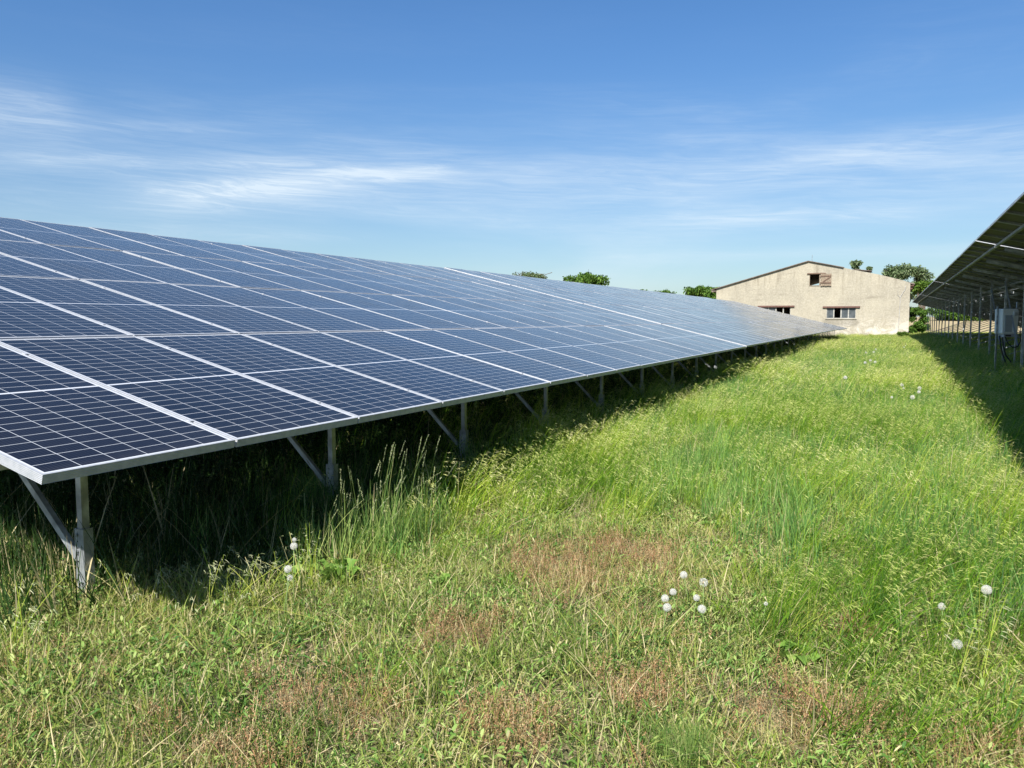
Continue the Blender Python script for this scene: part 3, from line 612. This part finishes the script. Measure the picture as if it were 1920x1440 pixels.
CM=clock_mesh(np.random.default_rng(3))
rc=MB(); rc.tube([(0,0,-.006),(0,0,.0),(0,0,.006)],[.003,.006,.003],8); RCM=rc.mesh('receptacle',m_rec,True)
def dandelion(px,py,hgt,label,group,size=1.):
    # place so the head, hgt above ground, appears where the photo has it
    z=.02+hgt; q=on_z(px,py,z)
    r=random.Random(px); lx,ly=r.uniform(-.03,.03),r.uniform(-.03,.03); gz=float(ground_z(q[0],q[1]))
    t=empty('dandelion',(q[0]-lx,q[1]-ly,gz),label,'dandelion',group); h=z-gz
    b=MB(); b.tube([(0,0,-.08),(lx*.3,ly*.3,h*.5),(lx,ly,h-.004)],[.0028,.0024,.002],6); b.build('stem',m_stem,t,True)
    s=link('seed_head',CM2 if ('half blown' in label or 'ragged' in label) else CM,t); s.location=(lx,ly,h); s.rotation_euler=(r.uniform(-.5,.5),r.uniform(-.5,.5),r.random()*6); s.scale=(size*.92,)*3
    rr_=link('receptacle',RCM,s)
GD='dandelion clocks in the foreground turf'
for px,py,h,l,sz in [(1282,1078,.20,'dandelion clock at the top left of the group of seven',1),(1319,1092,.21,'largest ragged dandelion clock, at the top right of the group of seven',1.15),
 (1262,1110,.17,'dandelion clock touching two neighbours at the left of the group of seven',.9),(1247,1122,.16,'leftmost dandelion clock of the group of seven',1),
 (1306,1121,.16,'smallest dandelion clock in the middle of the group of seven, below the largest',.85),(1251,1139,.15,'lower left dandelion clock of the group of seven',1.05),
 (1316,1142,.15,'lower right dandelion clock of the group of seven',1.05),(1850,1106,.25,'single large dandelion clock standing near the right picture edge',1.2),
 (1766,1137,.17,'thin half blown dandelion clock left of the single one at the right edge',.9),(1795,1208,.13,'low translucent dandelion clock beneath the right edge one',1.1),
 (1436,1132,.14,'tiny dandelion clock alone right of the group of seven',.55)]:
    dandelion(px,py,h,l,GD,sz)
for px,py,h,l,sz in [(551,1024,.34,'upper dandelion clock by the broad leaved clump beside the shade',1.),(540,1067,.27,'middle dandelion clock by the broad leaved clump beside the shade',1.),
 (543,1083,.25,'lowest ragged dandelion clock by the broad leaved clump beside the shade',.8),(552,1022-10,.36,'small topmost dandelion clock by the broad leaved clump',.6)]:
    dandelion(px,py,h,l,GD,sz)
for px,py,l,sz in [(1691,722,'left dandelion clock of the mid lane group',1.6),(1694,728,'small dandelion clock just under the left one of the mid lane group',1.),(1724,728,'right dandelion clock of the mid lane group',1.7),
 (1723,735,'dandelion clock directly below the right one of the mid lane group',1.4),(1711,745,'lowest dandelion clock of the mid lane group',1.7),(1672,745,'creamy dandelion clock left of the mid lane group',1.),
 (1913,724,'dandelion clock standing in the shade of the right panels',1.)]:
    dandelion(px,py,.36,l,'dandelion clocks in the middle of the lane',sz)
rr=random.Random(5)
for k,(px,py) in enumerate([(1624,661),(1642,655),(1638,660),(1622,680),(1632,676),(1641,679),(1698,648),(1695,651),(1585,708)]):
    dandelion(px,py,.38,'distant white dandelion clock in the far half of the lane','small dandelion clocks far along the lane',rr.uniform(1.2,1.9))
# broad leaved plants
def rosette(name,x,y,n,L,label,cat,m,rng,up=.6,wr=.4,group=None):
    a=np.linspace(0,2*np.pi,n,False)+rng.normal(0,.3,n); D=np.stack([np.cos(a),np.sin(a),rng.uniform(up*.5,up*1.5,n)],1); P=np.zeros((n,3))+rng.normal(0,L*.22,(n,3)); P[:,2]=rng.random(n)*L*.25
    l=rng.uniform(.65,1.1,n)*L; V,F,A=leaves(P,D,l,l*wr,.3,rng,droop=.45); me=npmesh('leaf_rosette',V,F,[m],A)
    o=link(name,me); o.location=(x,y,float(ground_z(x,y))); return tag(o,label,cat,group)
R9=np.random.default_rng(9)
m_dock=leafmat('dock leaves',[(.09,.20,.035),(.15,.29,.055),(.24,.38,.09)],.4,.3,False)
q=on_z(1500,1228,.03); rosette('dock_plant',q[0],q[1],11,.16,'broad leaved dock rosette low in the turf below the yellow tuft at right','plant',m_dock,R9,.7,.42)
q=on_z(640,1085,.05); rosette('dock_plant',q[0],q[1],44,.20,'bushy broad leaved green plant right of the near dandelion clocks beside the shade','plant',m_dock,R9,2.0,.24)
q=on_z(830,1105,.02); rosette('dock_plant',q[0],q[1],26,.13,'low light green leafy plant in the turf between the shade and the clock group','plant',m_dock,R9,1.2,.3)
q=on_z(535,1085,.05); rosette('dock_plant',q[0],q[1],7,.22,'dark broad leaf plant left of the near dandelion clocks','plant',m_dock,R9,1.2,.32)
def clump(name,x,y,parts,mats,label,cat='grass clump'):
    me=mesh_of(name,parts,mats); o=link(name,me); o.location=(x,y,float(ground_z(x,y))); return tag(o,label,cat)
q=on_z(575,1110,.02); s=blades(22,.05,.2,.40,.005,.18,.25,5,rng=R9,wtip=.5,dryp=.1); hd=spikelets(s[3],s[4],R9,2,.02,.007,0.)
clump('plantain_clump',q[0],q[1],[s[:3],blades(30,.06,.1,.25,.006,.5,.8,4,rng=R9,dryp=.3)[:3],(*hd,1)],[m_bromc,m_pan2],'yellow stemmed plantain clump beside three dandelion clocks')
q=on_z(1280,1425,.02); clump('fescue_tuft',q[0],q[1],[blades(520,.10,.09,.17,.0022,.45,.5,4,rng=R9,dryp=.05)[:3]],[m_bluec],'round dense dark green fescue tuft at the bottom edge')
q=on_z(1480,1190,.02); clump('brome_clump',q[0],q[1],[blades(60,.13,.2,.38,.0042,.25,1.1,5,wind=(.25,0),rng=R9,dryp=.15)[:3]],[m_bromc],'yellow green bent grass clump above the dock rosette')
def foxtail(x,y,n,h,label,seed):
    r=np.random.default_rng(seed); s=blades(n,.20,h*.6,h*1.2,.003,.20,.8,6,wind=(.12,0),rng=r,wtip=.6,dryp=0)
    P=[];D=[]; d=s[3]-s[4]
    for k in range(30): t=k/30*1.0+r.normal(0,.01,(n,1)); P.append(s[4]+d*t); dd=d/np.linalg.norm(d,axis=1,keepdims=True)+r.normal(0,.35,(n,3)); D.append(dd)
    P=np.concatenate(P);D=np.concatenate(D); sp=leaves(P,D,np.full(len(P),.010),np.full(len(P),.0042),.2,r,droop=0)
    g=blades(150,.24,h*.3,h*.78,.0065,.22,.6,5,rng=r,dryp=.05)
    o=clump('tall_grass_clump',x,y,[g[:3]],[m_bluec],label); me=mesh_of('seed_heads',[s[:3],(*sp,1)],[m_bluec,m_pan2]); link('seed_heads',me,o); return o
for i,(fx_,fy_,n_,zh,l) in enumerate([(.04,1.95,22,.60,'tall foxtail grass clump with pale heads against the dark shade by the second post'),(.10,2.2,22,.66,'tallest foxtail grass clump, right of the second post'),
    (.14,2.55,14,.46,'lower foxtail grass clump right of the tallest one'),(-.02,1.72,12,.50,'half shaded foxtail grass clump left of the tallest ones')]):
    foxtail(fx_,fy_,n_,zh,l,60+i)
# stray tall stalks in the foreground
for i,(px,py,h,l) in enumerate([(30,1240,.42,'single pale tall grass stalk pair at the left picture edge'),(60,1290,.40,'pale yellow tall stalks right of those at the left edge'),(400,1150,.34,'bent seed grass arching over the shade edge'),(460,1150,.34,'upright yellow stalks in front of the dark shade'),(330,1140,.3,'drooping seed grass right of the near post'),(1820,1290,.42,'long green grass stalks arching near the right edge'),(1760,1300,.34,'bent yellow green stalks left of the arching ones at right')]):
    q=on_z(px,py,.02); r=np.random.default_rng(200+i); s=blades(7,.06,h*.7,h*1.1,.005,.18,.8,6,wind=(.14,0),rng=r,wtip=.5,dryp=.15); sp=spikelets(s[3],s[4],r,7,.028,.004,.4)
    clump('seed_grass_clump',q[0],q[1],[s[:3],blades(24,.09,.06,.2,.005,.4,.8,4,rng=r,dryp=.3)[:3],(*sp,1)],[m_bromc,m_pan2],l)
r=np.random.default_rng(301)
for px,py in [(215,1150),(250,1142),(285,1152),(350,1160),(375,1145),(425,1160),(440,1140),(490,1150),(505,1128),(530,1140),(590,1120),(650,1112)]:
    q=on_z(px,py,.02); h=r.uniform(.22,.34); s=blades(9,.07,h*.7,h*1.2,.0042,.3,1.6,6,wind=(.22*(1 if r.random()<.6 else -1),0),rng=r,wtip=.5,dryp=.2); sp=spikelets(s[3],s[4],r,5,.026,.0034,.4,.4)
    o=clump('seed_grass_clump',q[0],q[1],[s[:3],blades(18,.08,.06,.18,.005,.5,1.,4,rng=r,dryp=.25)[:3],(*sp,1)],[m_bromc,m_pan2],'pale arching seed grass tuft along the shade edge between the near post and the foxtails'); o['group']='arching grass tufts along the near shade edge'
# ------------------------------------------------------------------ trees
m_bark=simple('bark',(.14,.11,.08),.9,0,.25,6)
def treeleaf(n,cols): return leafmat(n,cols,.5,.3,False)
m_tl1=treeleaf('oak leaves',[(.05,.12,.02),(.10,.19,.03),(.17,.28,.05)]); m_tl2=treeleaf('grey green leaves',[(.09,.15,.06),(.15,.21,.09),(.24,.29,.15)]); m_tl3=treeleaf('bright leaves',[(.06,.13,.02),(.12,.21,.03),(.19,.28,.05)])
def tree(x,y,h,cr,label,m,seed,nl=5000,ls=.32,cz=.62,flat=.75,sparse=.0,gz=None,trunk=.22,name='tree',cat='tree',blobs=16,base=None,bare=0):
    r=np.random.default_rng(seed); gz=float(ground_z(x,y)) if gz is None else gz
    t=empty(name,(x,y,gz),label,cat); b=MB(); top=Vector((r.normal(0,.3),r.normal(0,.3),h*cz))
    b.tube([(0,0,-.3),(top.x*.4,top.y*.4,h*cz*.45),tuple(top)],[trunk,trunk*.8,trunk*.45],8)
    C=[]
    for i in range(blobs):
        a=r.random()*6.28; u_=math.sqrt(r.random())*.72; vz=min(cr*.85,h*.5); hh=(1-u_**3)**(1/3)
        rb=r.uniform(.20,.38)*cr; zz_=h-vz+(vz-rb*flat)*hh*(r.uniform(.75,1) if i<blobs*.45 else r.uniform(-1,1))
        if i==0: zz_=h-rb*flat; u_=.1
        if i in (1,2): a=math.radians(-25+180*(i==1)); u_=.66; a=-a
        if base is not None and i>2: zz_=r.uniform(base,h-rb*.7)
        c=np.array([math.cos(a)*u_*cr,math.sin(a)*u_*cr,min(zz_,h-rb*flat)]); C.append((c,rb))
        s=Vector((top.x*.5,top.y*.5,h*cz*r.uniform(.35,.9))); e=Vector(c); md_=(s+e)/2+Vector((0,0,-.05*h)); b.tube([tuple(s),tuple(md_),tuple(e)],[trunk*.35,trunk*.2,trunk*.06],5,cap=False)
        for q in range(4):
            e2=e+Vector(r.normal(0,.35,3))*C[-1][1]*1.4; b.tube([tuple(e),tuple(e2)],[trunk*.07,.015],4,cap=False)
    for q in range(bare):
        a=r.random()*6.28; s=Vector(C[r.integers(len(C))][0]); e=s+Vector((math.cos(a)*cr*.7,math.sin(a)*.3*cr,r.uniform(.1,.8)*cr*.6)); m2=(s+e)/2+Vector((0,0,.2)); b.tube([tuple(s),tuple(m2),tuple(e)],[.07,.05,.025],4,cap=False)
    b.build('trunk',m_bark,t,True)
    w=np.array([c[1]**2 for c in C]); w/=w.sum(); idx=r.choice(len(C),nl,p=w); cen=np.array([c[0] for c in C])[idx]; rad=np.array([c[1] for c in C])[idx]
    d=r.normal(0,1,(nl,3)); d/=np.linalg.norm(d,axis=1,keepdims=True); rr_=rad*(1-.45*r.random(nl)**1.5)*(1+.16*np.sin(d[:,0]*9+idx)*np.sin(d[:,2]*8+idx*2)); P=cen+d*rr_[:,None]*np.array([1,1,flat])
    P=P[P[:,2]>.05]; n=len(P)
    if sparse>0: k=fbm(P[:,0]*1.+P[:,1]*.7,P[:,2],cr*.35,seed)>sparse; P=P[k]; n=len(P)
    Dv=r.normal(0,1,(n,3))+[0,0,-.2]; l=ls*r.uniform(.6,1.3,n); link('crown',npmesh('crown',*leaves(P,Dv,l,l*.6,.2,r)[:2],[m],leaves(P,Dv,l,l*.6,.2,r)[2]),t)
    return t
def Q(px,py,y): q=on_y(px,py,y); return q[0],q[2]
def tree_at(px,pytop,pw,y,label,m,seed,**k):   # top pixel row and crown pixel width at distance y
    x,z=Q(px,pytop,y); depth=(y-CAM[1])*math.cos(YAW)+(x-CAM[0])*math.sin(YAW); cr=pw/2/FPX*depth; gz=float(ground_z(x,y))
    return tree(x,y,z-gz,cr,label,m,seed,gz=gz,**k)
tree_at(1097,511,90,125,'round dark green tree above the left panels in mid skyline',m_tl1,1,nl=9000,ls=.42,cz=.6,blobs=34)
tree_at(992,509,66,120,'thin half bare tree left of the round one above the panels',m_tl2,2,nl=4200,ls=.34,cz=.62,sparse=.42,bare=26,blobs=22)
tree_at(1205,544,18,130,'small treetop just over the panels, leftmost of two',m_tl1,3,nl=900,ls=.35); tree_at(1247,543,44,135,'low treetop just over the panels right of the smaller one',m_tl1,4,nl=1600,ls=.35)
tree_at(1318,535,76,112,'dark green bushy tree left of the barn',m_tl1,5,nl=8000,ls=.36,cz=.6,blobs=22)
tree_at(1605,489,22,118,'slim treetop behind the barn roof',m_tl2,6,nl=1100,ls=.3,sparse=.3); tree_at(1630,501,10,118,'tiny treetop behind the barn roof right of the slim one',m_tl2,16,nl=500,ls=.28)
tree_at(1698,494,88,112,'large airy grey green tree behind the right barn corner',m_tl2,7,nl=6500,ls=.34,cz=.66,sparse=.36,blobs=24)
tree_at(1735,527,50,102,'bright green tree right of the barn corner',m_tl3,8,nl=6000,ls=.3,cz=.5,blobs=20)
tree_at(1722,575,46,82,'green bush beside the right barn wall',m_tl1,9,nl=7000,ls=.16,cz=.45,base=.3,blobs=22,name='bush',cat='bush',trunk=.06)
for i,(px,pt,pw,y) in enumerate([(1770,575,60,150),(1815,578,55,155),(1860,580,60,160),(1905,578,60,150),(1790,583,40,148),(1835,584,44,149),(1885,584,44,152)]):
    tree_at(px,pt,pw,y,['leftmost hedge tree seen under the right panels','second hedge tree from the left under the right panels','hedge tree behind the inverter posts','hedge tree at the right picture edge behind the posts','low hedge bush in front of the leftmost hedge trees','low hedge bush between the hedge trees','low hedge bush nearest the inverter'][i],m_tl3 if i%2 else m_tl1,20+i,nl=3500,ls=.4,cz=.45,base=.3,name='hedge_tree',trunk=.15)
# bright herb clump at the barn base
tree_at(1693,622,22,66,'bright green weed clump at the right foot of the barn wall',m_tl3,40,nl=2500,ls=.09,cz=.5,base=.1,name='weed_clump',cat='weeds',trunk=.02,blobs=14)
